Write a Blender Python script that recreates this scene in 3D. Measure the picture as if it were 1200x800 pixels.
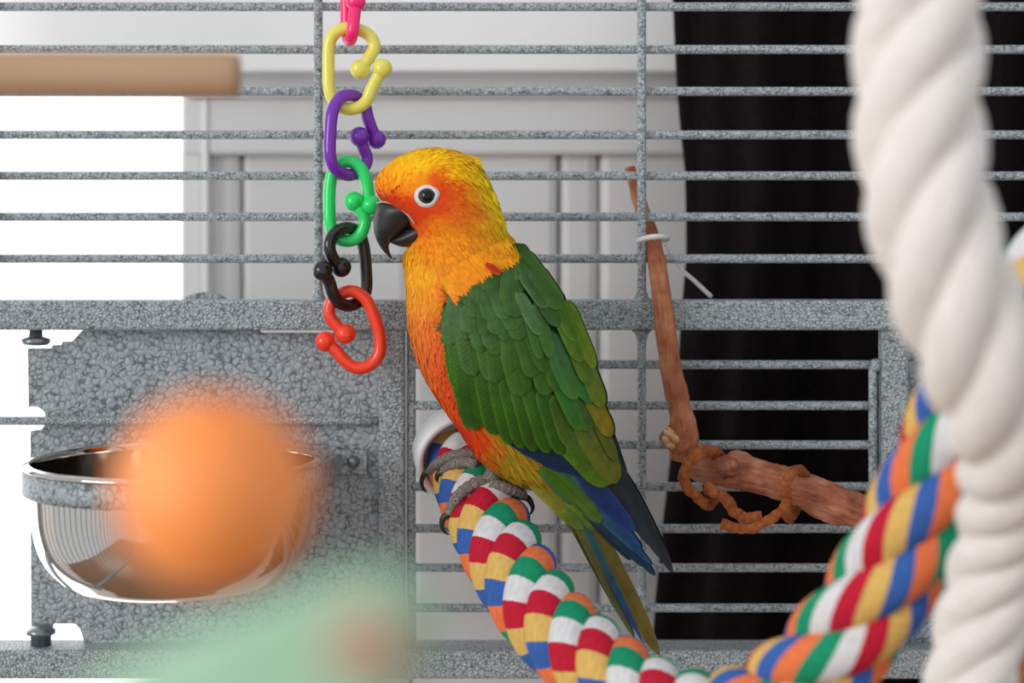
import bpy, bmesh, math, random
import numpy as np
from mathutils import Vector, Matrix, noise
from mathutils.bvhtree import BVHTree

for o in list(bpy.data.objects):
    bpy.data.objects.remove(o)
rnd = random.Random(7)
scene = bpy.context.scene
COL = scene.collection

# ------------------------------------------------------------------ camera
FPX, HORIZON, CAMZ = 2118.0, 255.0, 1.2
cam_d = bpy.data.cameras.new('camera')
cam = bpy.data.objects.new('camera', cam_d); COL.objects.link(cam)
cam.location = (0, 0, CAMZ); cam.rotation_euler = (math.pi / 2, 0, 0)
cam_d.sensor_width = 36.0; cam_d.lens = 36.0 * FPX / 1200
cam_d.shift_y = -(400 - HORIZON) / 1200
cam_d.clip_start = 0.01
cam_d.dof.use_dof = True; cam_d.dof.focus_distance = 0.905; cam_d.dof.aperture_fstop = 5.2
scene.camera = cam

# ------------------------------------------------------------------ light
w = bpy.data.worlds.new('world'); scene.world = w; w.use_nodes = True
w.node_tree.nodes['Background'].inputs[0].default_value = (0.93, 0.97, 1.0, 1)
w.node_tree.nodes['Background'].inputs[1].default_value = 0.74

def area(name, loc, target, size, power, color):
    l = bpy.data.lights.new(name, 'AREA'); l.size = size; l.energy = power; l.color = color
    o = bpy.data.objects.new(name, l); COL.objects.link(o); o.location = loc
    o.rotation_euler = (Vector(target) - Vector(loc)).to_track_quat('-Z', 'Y').to_euler()
    return o
area('window_left_offscreen', (-2.3, -1.1, 1.75), (0, 0.9, 1.15), 1.4, 56, (1.0, 0.98, 0.95))
scene.view_settings.view_transform = 'Standard'
scene.view_settings.look = 'None'
scene.view_settings.gamma = 1.0
scene.view_settings.use_curve_mapping = False
scene.view_settings.exposure = 0.10

# ------------------------------------------------------------------ helpers
def P(px, py, d):
    return Vector(((px - 600) * d / FPX, d, CAMZ + (HORIZON - py) * d / FPX))
def lin(c):
    return tuple(((v / 255) / 12.92 if v / 255 <= 0.04045 else ((v / 255 + 0.055) / 1.055) ** 2.4) for v in c[:3])
def lin4(c): return lin(c) + (1.0,)

def obj(name, data, mat=None, parent=None):
    o = bpy.data.objects.new(name, data); COL.objects.link(o)
    if mat and data: data.materials.append(mat)
    if parent: o.parent = parent
    return o
def mesh(name, v, f, smooth=True):
    m = bpy.data.meshes.new(name); m.from_pydata([tuple(x) for x in v], [], f); m.update()
    if smooth: m.polygons.foreach_set('use_smooth', [True] * len(m.polygons))
    return m
def tag(o, label, cat, group=None, kind=None):
    o['label'] = label; o['category'] = cat
    if group: o['group'] = group
    if kind: o['kind'] = kind
    return o
def empty(name, loc=(0, 0, 0)):
    o = bpy.data.objects.new(name, None); COL.objects.link(o); o.location = loc; o.empty_display_size = 0.02
    return o
def setparent(o, p):
    o.parent = p; o.matrix_parent_inverse = Matrix.Translation(p.location).inverted()
    return o
def part(name, data, mat, parent, label=None):
    o = obj(name, data, mat)
    setparent(o, parent)
    if parent.type != 'EMPTY': o.matrix_parent_inverse = Matrix.Identity(4)
    if label: o['label'] = label
    return o
def catmull(pts, n):
    """resample tuples of any length through a Catmull-Rom spline, n samples per span"""
    a = [np.array(p, float) for p in pts]
    a = [2 * a[0] - a[1]] + a + [2 * a[-1] - a[-2]]
    out = []
    for i in range(1, len(a) - 2):
        p0, p1, p2, p3 = a[i - 1:i + 3]
        for k in range(n):
            t = k / n
            out.append(0.5 * (2 * p1 + (p2 - p0) * t + (2 * p0 - 5 * p1 + 4 * p2 - p3) * t * t + (3 * p1 - p0 - 3 * p2 + p3) * t ** 3))
    out.append(a[-2]); return out
def frames(pts):
    pts = [Vector(p) for p in pts]; n = len(pts); T = []
    for i in range(n):
        T.append((pts[min(i + 1, n - 1)] - pts[max(i - 1, 0)]).normalized())
    up = Vector((0, 0, 1)) if abs(T[0].z) < 0.9 else Vector((1, 0, 0))
    N = [(up - T[0] * up.dot(T[0])).normalized()]
    for i in range(1, n):
        v = N[-1] - T[i] * N[-1].dot(T[i]); N.append(v.normalized())
    return pts, T, N, [T[i].cross(N[i]) for i in range(n)]
def tube(name, pts, rad, seg=12, caps=True, uv=False, wob=None):
    pts, T, N, B = frames(pts); n = len(pts); v = []; f = []
    if not hasattr(rad, '__len__'): rad = [rad] * n
    arc = [0.0]
    for i in range(1, n): arc.append(arc[-1] + (pts[i] - pts[i - 1]).length)
    for i in range(n):
        for k in range(seg):
            a = 2 * math.pi * k / seg
            r = rad[i]
            if wob: r *= wob(i, k, pts[i] + (N[i] * math.cos(a) + B[i] * math.sin(a)) * r)
            v.append(pts[i] + (N[i] * math.cos(a) + B[i] * math.sin(a)) * r)
    for i in range(n - 1):
        for k in range(seg):
            k2 = (k + 1) % seg
            f.append((i * seg + k, i * seg + k2, (i + 1) * seg + k2, (i + 1) * seg + k))
    if caps:
        f.append(tuple(range(seg - 1, -1, -1))); f.append(tuple((n - 1) * seg + k for k in range(seg)))
    m = mesh(name, v, f)
    if uv:
        ul = m.uv_layers.new(name='UVMap')
        for i in range(n - 1):
            for k in range(seg):
                pi = i * seg + k; li = m.polygons[pi].loop_start
                u0, u1 = k / seg, (k + 1) / seg
                for j, (uu, vv) in enumerate(((u0, arc[i]), (u1, arc[i]), (u1, arc[i + 1]), (u0, arc[i + 1]))):
                    ul.data[li + j].uv = (uu, vv)
    return m
def box(name, lo, hi, bev=0.0):
    bm = bmesh.new(); bmesh.ops.create_cube(bm, size=1)
    lo, hi = Vector(lo), Vector(hi)
    for v in bm.verts:
        v.co = Vector([lo[i] + (v.co[i] + 0.5) * (hi[i] - lo[i]) for i in range(3)])
    if bev:
        bmesh.ops.bevel(bm, geom=bm.edges[:], offset=bev, segments=2, profile=0.5, affect='EDGES')
    m = bpy.data.meshes.new(name); bm.to_mesh(m); bm.free(); return m
def pxbox(name, x0, y0, x1, y1, dn, df, bev=0.0):
    """box whose front face fills a picture rectangle at distance dn, reaching back to df"""
    a = P(x0, y1, dn); b = P(x1, y0, dn)
    return box(name, (a.x, dn, a.z), (b.x, df, b.z), bev)
def prism(name, poly, y0, y1, bev=0.0):
    bm = bmesh.new(); vs = [bm.verts.new((x, y0, z)) for x, z in poly]
    f = bm.faces.new(vs); r = bmesh.ops.extrude_face_region(bm, geom=[f])
    for g in r['geom']:
        if isinstance(g, bmesh.types.BMVert): g.co.y = y1
    bmesh.ops.recalc_face_normals(bm, faces=bm.faces)
    if bev: bmesh.ops.bevel(bm, geom=bm.edges[:], offset=bev, segments=1, affect='EDGES')
    m = bpy.data.meshes.new(name); bm.to_mesh(m); bm.free(); return m
def lathe(name, prof, centre, axis=(0, 0, 1), seg=48):
    q = Vector(axis).normalized().to_track_quat('Z', 'Y'); c = Vector(centre); v = []; f = []; n = len(prof)
    for r, z in prof:
        for k in range(seg):
            a = 2 * math.pi * k / seg
            v.append(c + q @ Vector((r * math.cos(a), r * math.sin(a), z)))
    for i in range(n - 1):
        for k in range(seg):
            k2 = (k + 1) % seg
            f.append((i * seg + k, i * seg + k2, (i + 1) * seg + k2, (i + 1) * seg + k))
    return mesh(name, v, f)
def ball(name, c, r, seg=20, sc=(1, 1, 1)):
    bm = bmesh.new(); bmesh.ops.create_uvsphere(bm, u_segments=seg, v_segments=seg * 2 // 3, radius=r)
    for v in bm.verts: v.co = Vector((v.co.x * sc[0], v.co.y * sc[1], v.co.z * sc[2])) + Vector(c)
    for fc in bm.faces: fc.smooth = True
    m = bpy.data.meshes.new(name); bm.to_mesh(m); bm.free(); return m

# ------------------------------------------------------------------ materials
class NT:
    def __init__(s, name):
        s.m = bpy.data.materials.new(name); s.m.use_nodes = True; s.t = s.m.node_tree
        s.b = s.t.nodes['Principled BSDF']
    def n(s, typ, **kw):
        nd = s.t.nodes.new(typ)
        for k, v in kw.items():
            if k.startswith('i_'):
                nd.inputs[k[2:].replace('_', ' ')].default_value = v
            else: setattr(nd, k, v)
        return nd
    def l(s, a, b): s.t.links.new(a, b)
    def ramp(s, fac, stops, interp='LINEAR'):
        r = s.n('ShaderNodeValToRGB'); cr = r.color_ramp; cr.interpolation = interp
        while len(cr.elements) < len(stops): cr.elements.new(0.5)
        for e, (p, c) in zip(cr.elements, stops): e.position = p; e.color = c
        s.l(fac, r.inputs[0]); return r.outputs[0]
    def bump(s, h, strength, dist):
        b = s.n('ShaderNodeBump'); b.inputs['Strength'].default_value = strength; b.inputs['Distance'].default_value = dist
        s.l(h, b.inputs['Height']); s.l(b.outputs[0], s.b.inputs['Normal']); return b
    def coord(s):
        return s.n('ShaderNodeNewGeometry').outputs['Position']

def simple(name, c, rough=0.5, metal=0.0, **kw):
    a = NT(name); a.b.inputs['Base Color'].default_value = lin4(c)
    a.b.inputs['Roughness'].default_value = rough; a.b.inputs['Metallic'].default_value = metal
    for k, v in kw.items(): a.b.inputs[k].default_value = v
    return a.m
def noisy(name, c1, c2, scale, rough=0.6, bump=0.3, dist=0.0005, stretch=None):
    a = NT(name); pos = a.coord(); src = pos
    if stretch:
        mp = a.n('ShaderNodeMapping'); mp.inputs['Scale'].default_value = stretch; a.l(pos, mp.inputs[0]); src = mp.outputs[0]
    t = a.n('ShaderNodeTexNoise'); t.inputs['Scale'].default_value = scale; t.inputs['Detail'].default_value = 6; a.l(src, t.inputs['Vector'])
    a.l(a.ramp(t.outputs[0], [(0.3, lin4(c1)), (0.7, lin4(c2))]), a.b.inputs['Base Color'])
    a.b.inputs['Roughness'].default_value = rough
    if bump: a.bump(t.outputs[0], bump, dist)
    return a.m
def hammered(name, cell, dark, light, strength=0.9):
    a = NT(name); pos = a.coord()
    nz = a.n('ShaderNodeTexNoise'); nz.inputs['Scale'].default_value = 260; a.l(pos, nz.inputs['Vector'])
    mx = a.n('ShaderNodeVectorMath', operation='MULTIPLY_ADD'); a.l(nz.outputs['Color'], mx.inputs[0])
    mx.inputs[1].default_value = (0.0022,) * 3; a.l(pos, mx.inputs[2])
    v = a.n('ShaderNodeTexVoronoi', feature='DISTANCE_TO_EDGE'); v.inputs['Scale'].default_value = 1 / cell; a.l(mx.outputs[0], v.inputs['Vector'])
    v2 = a.n('ShaderNodeTexVoronoi', feature='SMOOTH_F1'); v2.inputs['Scale'].default_value = 1 / cell; a.l(mx.outputs[0], v2.inputs['Vector'])
    t3 = a.n('ShaderNodeTexNoise'); t3.inputs['Scale'].default_value = 0.9 / cell; t3.inputs['Detail'].default_value = 2; a.l(pos, t3.inputs['Vector'])
    ad = a.n('ShaderNodeMath', operation='MULTIPLY_ADD'); a.l(t3.outputs[0], ad.inputs[0]); ad.inputs[1].default_value = 0.5
    sb = a.n('ShaderNodeMath', operation='SUBTRACT'); a.l(v.outputs['Distance'], sb.inputs[0]); sb.inputs[1].default_value = 0.235; a.l(sb.outputs[0], ad.inputs[2])
    hgt = a.ramp(ad.outputs[0], [(0.0, (0, 0, 0, 1)), (0.10, (0.55, 0.55, 0.55, 1)), (0.4, (1, 1, 1, 1))])
    t2 = a.n('ShaderNodeTexNoise'); t2.inputs['Scale'].default_value = 120; a.l(pos, t2.inputs['Vector'])
    mul = a.n('ShaderNodeMath', operation='MULTIPLY_ADD'); a.l(t2.outputs[0], mul.inputs[0]); mul.inputs[1].default_value = 0.35; a.l(hgt, mul.inputs[2])
    a.l(a.ramp(mul.outputs[0], [(0.12, lin4(dark)), (0.42, lin4([(p + 2 * q) / 3 for p, q in zip(dark, light)])), (1.1 if False else 1.0, lin4(light))]), a.b.inputs['Base Color'])
    a.b.inputs['Roughness'].default_value = 0.38; a.b.inputs['Metallic'].default_value = 0.0
    a.bump(hgt, strength, 0.0009); return a.m

M_WIRE = hammered('wire_hammer_paint', 0.0019, (92, 99, 103), (184, 193, 198))
M_PLATE = hammered('plate_hammer_paint', 0.0034, (92, 99, 103), (172, 181, 186), 0.7)
M_BOLT = simple('bolt_metal', (140, 148, 152), 0.3, 0.85)
M_STEEL = simple('stainless_steel', (205, 200, 195), 0.08, 1.0)
M_WHITE = simple('white_paint', (226, 225, 225), 0.55)
M_WHITE_LIT = simple('white_paint_lit', (249, 248, 248), 0.45)  # white paint lightened: lit look of board and mouldings put into the colour
M_CAP = simple('white_plastic', (232, 232, 234), 0.4)
M_ZIP = simple('zip_tie_nylon', (225, 222, 224), 0.35)
M_DOWEL = noisy('dowel_wood', (192, 158, 126), (176, 140, 108), 40, 0.65, 0.1, 0.0003, (0.15, 1, 1))
M_CURTAIN = noisy('black_velvet', (20, 16, 18), (30, 24, 26), 300, 0.95, 0.4, 0.0006)
M_CURTAIN.node_tree.nodes['Principled BSDF'].inputs['Specular IOR Level'].default_value = 0.1
M_ORANGE = noisy('orange_dyed_wood', (246, 138, 64), (250, 156, 84), 60, 0.5, 0.1)
M_GREEN = noisy('green_dyed_wood', (150, 190, 158), (172, 206, 182), 35, 0.6, 0.1)
M_KNOT = simple('faded_red_dye', (170, 146, 124), 0.7)
M_LEATHER = noisy('suede_strip', (128, 66, 30), (176, 98, 48), 350, 0.95, 0.9, 0.0012)

def bark(name, a1, a2, a3):
    a = NT(name); tc = a.n('ShaderNodeTexCoord'); mp = a.n('ShaderNodeMapping'); mp.inputs['Scale'].default_value = (9, 16, 1)
    a.l(tc.outputs['UV'], mp.inputs[0])
    mp.inputs['Scale'].default_value = (11, 34, 1)
    t = a.n('ShaderNodeTexNoise'); t.inputs['Scale'].default_value = 2.2; t.inputs['Detail'].default_value = 8; t.inputs['Roughness'].default_value = 0.7
    a.l(mp.outputs[0], t.inputs['Vector'])
    p = a.coord(); t2 = a.n('ShaderNodeTexNoise'); t2.inputs['Scale'].default_value = 90; t2.inputs['Detail'].default_value = 4; a.l(p, t2.inputs['Vector'])
    m = a.n('ShaderNodeMath', operation='MULTIPLY_ADD'); a.l(t2.outputs[0], m.inputs[0]); m.inputs[1].default_value = 0.55
    m2 = a.n('ShaderNodeMath', operation='MULTIPLY'); a.l(t.outputs[0], m2.inputs[0]); m2.inputs[1].default_value = 0.5; a.l(m2.outputs[0], m.inputs[2])
    a.l(a.ramp(m.outputs[0], [(0.36, lin4(a1)), (0.52, lin4(a2)), (0.68, lin4(a3))]), a.b.inputs['Base Color'])
    a.b.inputs['Roughness'].default_value = 0.75; a.bump(t.outputs[0], 1.0, 0.0016); return a.m
M_BARK = bark('branch_bark', (112, 58, 38), (176, 104, 74), (206, 150, 118))
M_TWIG = bark('twig_bark', (130, 66, 38), (184, 110, 74), (208, 148, 104))
M_RAW = noisy('broken_wood', (176, 108, 66), (224, 180, 136), 160, 0.8, 0.6)

# braided cotton: colour bands along every strand
BANDS = [(196, 34, 58), (226, 184, 104), (62, 102, 176), (238, 124, 76), (32, 148, 108), (224, 222, 224)]
def band_mat(name):
    a = NT(name); tc = a.n('ShaderNodeTexCoord'); sp = a.n('ShaderNodeSeparateXYZ'); a.l(tc.outputs['UV'], sp.inputs[0])
    oi = a.n('ShaderNodeObjectInfo')
    # wobble of the band edge
    nz = a.n('ShaderNodeTexNoise'); nz.inputs['Scale'].default_value = 900; a.l(a.coord(), nz.inputs['Vector'])
    w0 = a.n('ShaderNodeMath', operation='MULTIPLY_ADD'); a.l(nz.outputs[0], w0.inputs[0]); w0.inputs[1].default_value = 0.0008; a.l(sp.outputs[1], w0.inputs[2])
    d = a.n('ShaderNodeMath', operation='DIVIDE'); a.l(w0.outputs[0], d.inputs[0]); d.inputs[1].default_value = BAND_LEN * 6
    fr = a.n('ShaderNodeMath', operation='FRACT'); a.l(d.outputs[0], fr.inputs[0])
    colr = a.ramp(fr.outputs[0], [(i / 6, lin4(c)) for i, c in enumerate(BANDS)], 'CONSTANT')
    # yarn threads running along the strand
    mp = a.n('ShaderNodeMapping'); mp.inputs['Scale'].default_value = (34, 220, 1); a.l(tc.outputs['UV'], mp.inputs[0])
    t = a.n('ShaderNodeTexNoise'); t.inputs['Scale'].default_value = 1.0; t.inputs['Detail'].default_value = 5; a.l(mp.outputs[0], t.inputs['Vector'])
    mx = a.n('ShaderNodeMix', data_type='RGBA', blend_type='MULTIPLY'); mx.inputs[0].default_value = 0.55
    a.l(colr, mx.inputs[6]); a.l(a.ramp(t.outputs[0], [(0.3, (0.62, 0.62, 0.62, 1)), (0.65, (1, 1, 1, 1))]), mx.inputs[7])
    a.l(mx.outputs[2], a.b.inputs['Base Color']); a.b.inputs['Roughness'].default_value = 0.95
    a.b.inputs['Specular IOR Level'].default_value = 0.15
    a.bump(t.outputs[0], 0.5, 0.0008); return a.m
BAND_LEN = 0.0088
M_BAND = band_mat('coloured_cotton')
def cotton(name):
    a = NT(name); tc = a.n('ShaderNodeTexCoord'); mp = a.n('ShaderNodeMapping'); mp.inputs['Scale'].default_value = (40, 120, 1); a.l(tc.outputs['UV'], mp.inputs[0])
    t = a.n('ShaderNodeTexNoise'); t.inputs['Scale'].default_value = 1; t.inputs['Detail'].default_value = 5; a.l(mp.outputs[0], t.inputs['Vector'])
    a.l(a.ramp(t.outputs[0], [(0.3, lin4((214, 206, 200))), (0.7, lin4((236, 231, 226)))]), a.b.inputs['Base Color'])
    a.b.inputs['Roughness'].default_value = 0.95; a.bump(t.outputs[0], 0.4, 0.0008); return a.m
M_COTTON = cotton('white_cotton')

def feather_mat(name, rough, barbs):
    a = NT(name); at = a.n('ShaderNodeVertexColor', layer_name='Col')
    a.b.inputs['Roughness'].default_value = rough; a.b.inputs['Specular IOR Level'].default_value = 0.25
    if barbs:
        tc = a.n('ShaderNodeTexCoord'); sp = a.n('ShaderNodeSeparateXYZ'); a.l(tc.outputs['UV'], sp.inputs[0])
        ab = a.n('ShaderNodeMath', operation='ABSOLUTE'); a.l(sp.outputs[0], ab.inputs[0])
        ph = a.n('ShaderNodeMath', operation='MULTIPLY_ADD'); a.l(ab.outputs[0], ph.inputs[0]); ph.inputs[1].default_value = -9.0
        v = a.n('ShaderNodeMath', operation='MULTIPLY'); a.l(sp.outputs[1], v.inputs[0]); v.inputs[1].default_value = 2600.0; a.l(v.outputs[0], ph.inputs[2])
        sn = a.n('ShaderNodeMath', operation='SINE'); a.l(ph.outputs[0], sn.inputs[0])
        nz = a.n('ShaderNodeTexNoise'); nz.inputs['Scale'].default_value = 160; nz.inputs['Detail'].default_value = 3; a.l(a.coord(), nz.inputs['Vector'])
        rp = a.ramp(nz.outputs[0], [(0.3, (0.74, 0.74, 0.74, 1)), (0.7, (1.12, 1.12, 1.12, 1))])
        mx = a.n('ShaderNodeMix', data_type='RGBA', blend_type='MULTIPLY'); mx.inputs[0].default_value = 1.0
        a.l(at.outputs[0], mx.inputs[6]); a.l(rp, mx.inputs[7])
        # shaft
        sh = a.n('ShaderNodeMath', operation='LESS_THAN'); a.l(ab.outputs[0], sh.inputs[0]); sh.inputs[1].default_value = 0.05
        mx2 = a.n('ShaderNodeMix', data_type='RGBA', blend_type='MULTIPLY'); a.l(sh.outputs[0], mx2.inputs[0]); a.l(mx.outputs[2], mx2.inputs[6])
        mx2.inputs[7].default_value = (0.75, 0.75, 0.75, 1)
        a.l(mx2.outputs[2], a.b.inputs['Base Color']); a.bump(sn.outputs[0], 0.12, 0.0003)
    else:
        a.l(at.outputs[0], a.b.inputs['Base Color'])
    return a.m
M_FEATHER = feather_mat('contour_feather', 0.5, True)
M_PLUME = feather_mat('soft_plumage', 0.8, False)

# ------------------------------------------------------------------ the setting behind the cage
D_WALL = 1.17
wall = obj('wall_back', box('wall_back', (-1.8, D_WALL + 0.02, 0), (1.8, D_WALL + 0.10, 2.5)), M_WHITE)
wall['kind'] = 'structure'
def board(name, x0, y0, x1, y1, dn, bev=0.0015, mat=M_WHITE):
    return part(name, pxbox(name, x0, y0, x1, y1, dn, D_WALL + 0.022, bev), mat, wall)
board('board', -700, -600, 1500, 84, D_WALL - 0.03, 0.002, M_WHITE_LIT)
board('moulding', 212, 82, 1500, 106, D_WALL - 0.006)
board('moulding', 212, 105, 1500, 113, D_WALL - 0.020, 0.003, M_WHITE_LIT)
board('rail', 212, 112, 1500, 181, D_WALL - 0.010, 0.003)
board('stile', 211, 112, 236, 1500, D_WALL - 0.006, 0.003)
board('bead', 235, 112, 243, 1500, D_WALL - 0.012, 0.004, M_WHITE_LIT)
xs = [243, 282, 480, 655, 702, 860]
for i in range(len(xs) - 1):
    board('plank', xs[i] + 1, 176, xs[i + 1] - 1, 1500, D_WALL + (0.0015 if i % 2 else 0.0), 0.006)
win = obj('window_1', pxbox('window_1', -690, 84, 211, 1500, D_WALL - 0.004, D_WALL + 0.002), None); win['kind'] = 'structure'
a = NT('bright_window_pane'); a.b.inputs['Base Color'].default_value = (1, 1, 1, 1)
a.b.inputs['Emission Color'].default_value = (1, 1, 1, 1); a.b.inputs['Emission Strength'].default_value = 1.3
win.data.materials.append(a.m)

fl = obj('floor', box('floor', (-1.8, -1.6, -0.06), (1.8, D_WALL + 0.1, 0)), noisy('floor_wood', (120, 84, 56), (150, 108, 74), 12, .4, 0, 0, (1, 8, 1))); fl['kind'] = 'structure'
# curtain: one folded sheet with thickness
def curtain():
    edge = [(-200, 792), (0, 795), (110, 799), (200, 806), (300, 804), (380, 797), (480, 792), (600, 778), (700, 768), (800, 762), (1000, 752), (1300, 745)]
    nx, nz = 90, 30; v = []; f = []
    for j in range(nz + 1):
        py = -200 + 1500 * j / nz
        e = np.interp(py, [a for a, b in edge], [b for a, b in edge])
        for i in range(nx + 1):
            u = i / nx; px = e + u * (1650 - e)
            d = 1.075 + 0.016 * math.sin(u * 38 + 0.5 + 0.8 * math.sin(py / 300)) * min(1, 0.3 + u * 6) + 0.006 * math.sin(u * 95 + py / 200)
            v.append(P(px, py, d))
    for j in range(nz):
        for i in range(nx):
            a_ = j * (nx + 1) + i; f.append((a_, a_ + nx + 1, a_ + nx + 2, a_ + 1))
    o = obj('curtain', mesh('curtain', v, f), M_CURTAIN)
    s = o.modifiers.new('thickness', 'SOLIDIFY'); s.thickness = 0.004
    tag(o, 'black velvet curtain hanging behind the cage bars', 'curtain')
curtain()

# ------------------------------------------------------------------ cage
DC = 0.97                                   # wires
cage = empty('bird_cage', P(600, 790, DC))
tag(cage, 'grey hammered-paint metal bird cage panel with wire bars and feeder doors', 'bird cage')
RW = 5.2 * DC / FPX
def wire(x0, y0, x1, y1, d=DC, r=RW, ends=False):
    n = 24; pts = [P(x0 + (x1 - x0) * i / n, y0 + (y1 - y0) * i / n, d) for i in range(n + 1)]
    return part('bar', tube('bar', pts, r, 12), M_WIRE, cage)
X0, X1 = -260, 1560
for y in (-92, -42, 8, 58, 107, 158, 206, 254, 303):
    wire(X0, y, X1, y)
for x in (-6 - 379, -6, 373, 752, 1137, 1516):
    wire(x, -120, x, 352, DC - 0.0035)
for y in (427, 475, 521, 570, 619, 665, 712):
    wire(482, y, 1024, y)
wire(482, 386, 482, 752, DC); wire(1023, 425, 1023, 752, DC); wire(752, 386, 752, 752, DC - 0.0035)
wire(X0, 493, 443, 493, DC - 0.003); wire(1062, 487, X1, 487, DC - 0.003)
def frame_bar(x0, y0, x1, y1, dn=DC - 0.009, df=DC + 0.009):
    return part('frame_bar', pxbox('frame_bar', x0, y0, x1, y1, dn, df, 0.0018), M_WIRE, cage)
frame_bar(X0, 352, X1, 387)
frame_bar(443, 384, 474, 765, DC - 0.006, DC + 0.006)
frame_bar(1034, 384, 1065, 765, DC - 0.006, DC + 0.006)
frame_bar(X0, 762, X1, 796, DC - 0.014, DC + 0.012)
for x, y, up in ((752, 352, -1), (373, 352, -1), (752, 387, 1), (1137, 352, -1)):
    c = P(x, y, DC - 0.0035); s = 1.0 * DC / FPX
    part('weld', lathe('weld', [(12 * s, 0), (8 * s, 4 * s), (5.6 * s, 12 * s), (5.2 * s, 18 * s)], c, (0, 0, -up), 12), M_WIRE, cage)
part('weld', ball('weld', P(1026, 428, DC - .001), 8 * DC / FPX, 12), M_WIRE, cage)

def px_poly(pts, d):
    return [(P(x, y, d).x, P(x, y, d).z) for x, y in pts]
DP = DC + 0.004
plate_pts = [(32, 408), (60, 408), (61, 404), (72, 404), (73, 400), (84, 400), (96, 387), (305, 387), (305, 390), (412, 390), (412, 386), (446, 386), (446, 765), (98, 765), (98, 752), (94, 738), (88, 731), (62, 731),
             (61, 740), (36, 740), (35, 505), (48, 503), (52, 498), (53, 487), (50, 481), (44, 477), (33, 477)]
door = part('feeder_door', prism('feeder_door', px_poly(plate_pts, DP), DP, DP + 0.0025, 0.0004), M_PLATE, cage)
door2 = part('feeder_door', prism('feeder_door', px_poly([(1062, 386), (1500, 386), (1500, 765), (1062, 765)], DP), DP, DP + 0.0025, 0.0004), M_PLATE, cage)
def subpart(name, data, mat, par, label=None):
    o = obj(name, data, mat); o.parent = par; o.matrix_parent_inverse = par.matrix_basis.inverted() @ Matrix.Identity(4)
    if par.parent: o.matrix_parent_inverse = Matrix.Identity(4)
    if label: o['label'] = label
    return o
sc = DC / FPX
# hinge bolts of the feeder door
for (x, y, up) in ((42, 403, -1), (48, 742, 1)):
    c = P(x, y, DC - 0.002)
    if up < 0:
        pr = [(0, -1), (14, -1), (17, 2), (17, 6), (11, 8), (8, 9), (7.5, 20), (0, 20)]
    else:
        pr = [(0, -22), (9, -22), (9, -16), (12, -15), (12, -2), (17, 0), (17, 4), (12, 8), (5, 10), (0, 10.5)]
    subpart('hinge_bolt', lathe('hinge_bolt', [(r * sc, z * sc) for r, z in pr], c, (0, 0, 1), 16), M_BOLT, door)
# dome of the latch plate behind the frame bar
part('latch_plate', prism('latch_plate', px_poly([(240 + 34 * math.cos(t), 366 - 24 * math.sin(t)) for t in np.linspace(0, math.pi, 16)], DC + .012), DC + .012, DC + .016, .0004), M_PLATE, cage)

for sx in (-0.40, 0.44):
    for i in range(32):
        yy = .945 - i * .0245
        part('bar', tube('bar', [(sx, yy, .72), (sx, yy, 1.2), (sx, yy, 1.55)], RW, 8), M_WIRE, cage)
    for zz in (.72, 1.176, 1.55):
        part('frame_bar', box('frame_bar', (sx - .008, .16, zz - .008), (sx + .008, .98, zz + .008), .0015), M_WIRE, cage)
    part('corner_post', box('corner_post', (sx - .012, .955, .70), (sx + .012, .985, 1.58), .002), M_WIRE, cage)
# bowl holder: ring, strap and tab
BC = P(204, 540, 0.893); BR = 166 * 0.893 / FPX; bs = 0.893 / FPX
hold = part('bowl_holder', lathe('bowl_holder', [(BR + .0012, -4 * bs), (BR + .0026, -4 * bs), (BR + .0026, -31 * bs), (BR + .0012, -31 * bs), (BR + .0012, -4 * bs)], BC, (0, 0, 1), 64), M_PLATE, cage)
def strap():
    v0 = P(395, 527, DP - .003)
    m = pxbox('strap', 395, 527, 430, 556, DP - .004, DP + .001, .0006); return m
subpart('tab', strap(), M_PLATE, hold)
ax = BC.x + BR * 0.93; ay = BC.y + BR * 0.35
z0 = P(400, 556, DP).z; z1 = P(400, 530, DP).z
tx = P(397, 540, DP).x
bm = bmesh.new()
vs = [bm.verts.new(q) for q in ((ax, ay, z0), (ax, ay, z1), (tx, DP - .003, z1), (tx, DP - .003, z0), (ax + .002, ay - .001, z0), (ax + .002, ay - .001, z1), (tx + .002, DP - .004, z1), (tx + .002, DP - .004, z0))]
for q in ((0, 1, 2, 3), (7, 6, 5, 4), (0, 4, 5, 1), (1, 5, 6, 2), (2, 6, 7, 3), (3, 7, 4, 0)): bm.faces.new([vs[i] for i in q])
bmesh.ops.recalc_face_normals(bm, faces=bm.faces)
m = bpy.data.meshes.new('arm'); bm.to_mesh(m); bm.free()
subpart('arm', m, M_PLATE, hold)
subpart('back_strap', pxbox('back_strap', 60, 523, 396, 555, DP - .003, DP + .001, .0005), M_PLATE, hold)
subpart('bolt', lathe('bolt', [(0, 0.0035), (.0018, .0033), (.003, .002), (.0036, 0), (.0036, -.002)], P(414, 541, DP - .0045), (0, -1, 0), 16), M_BOLT, hold)

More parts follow.
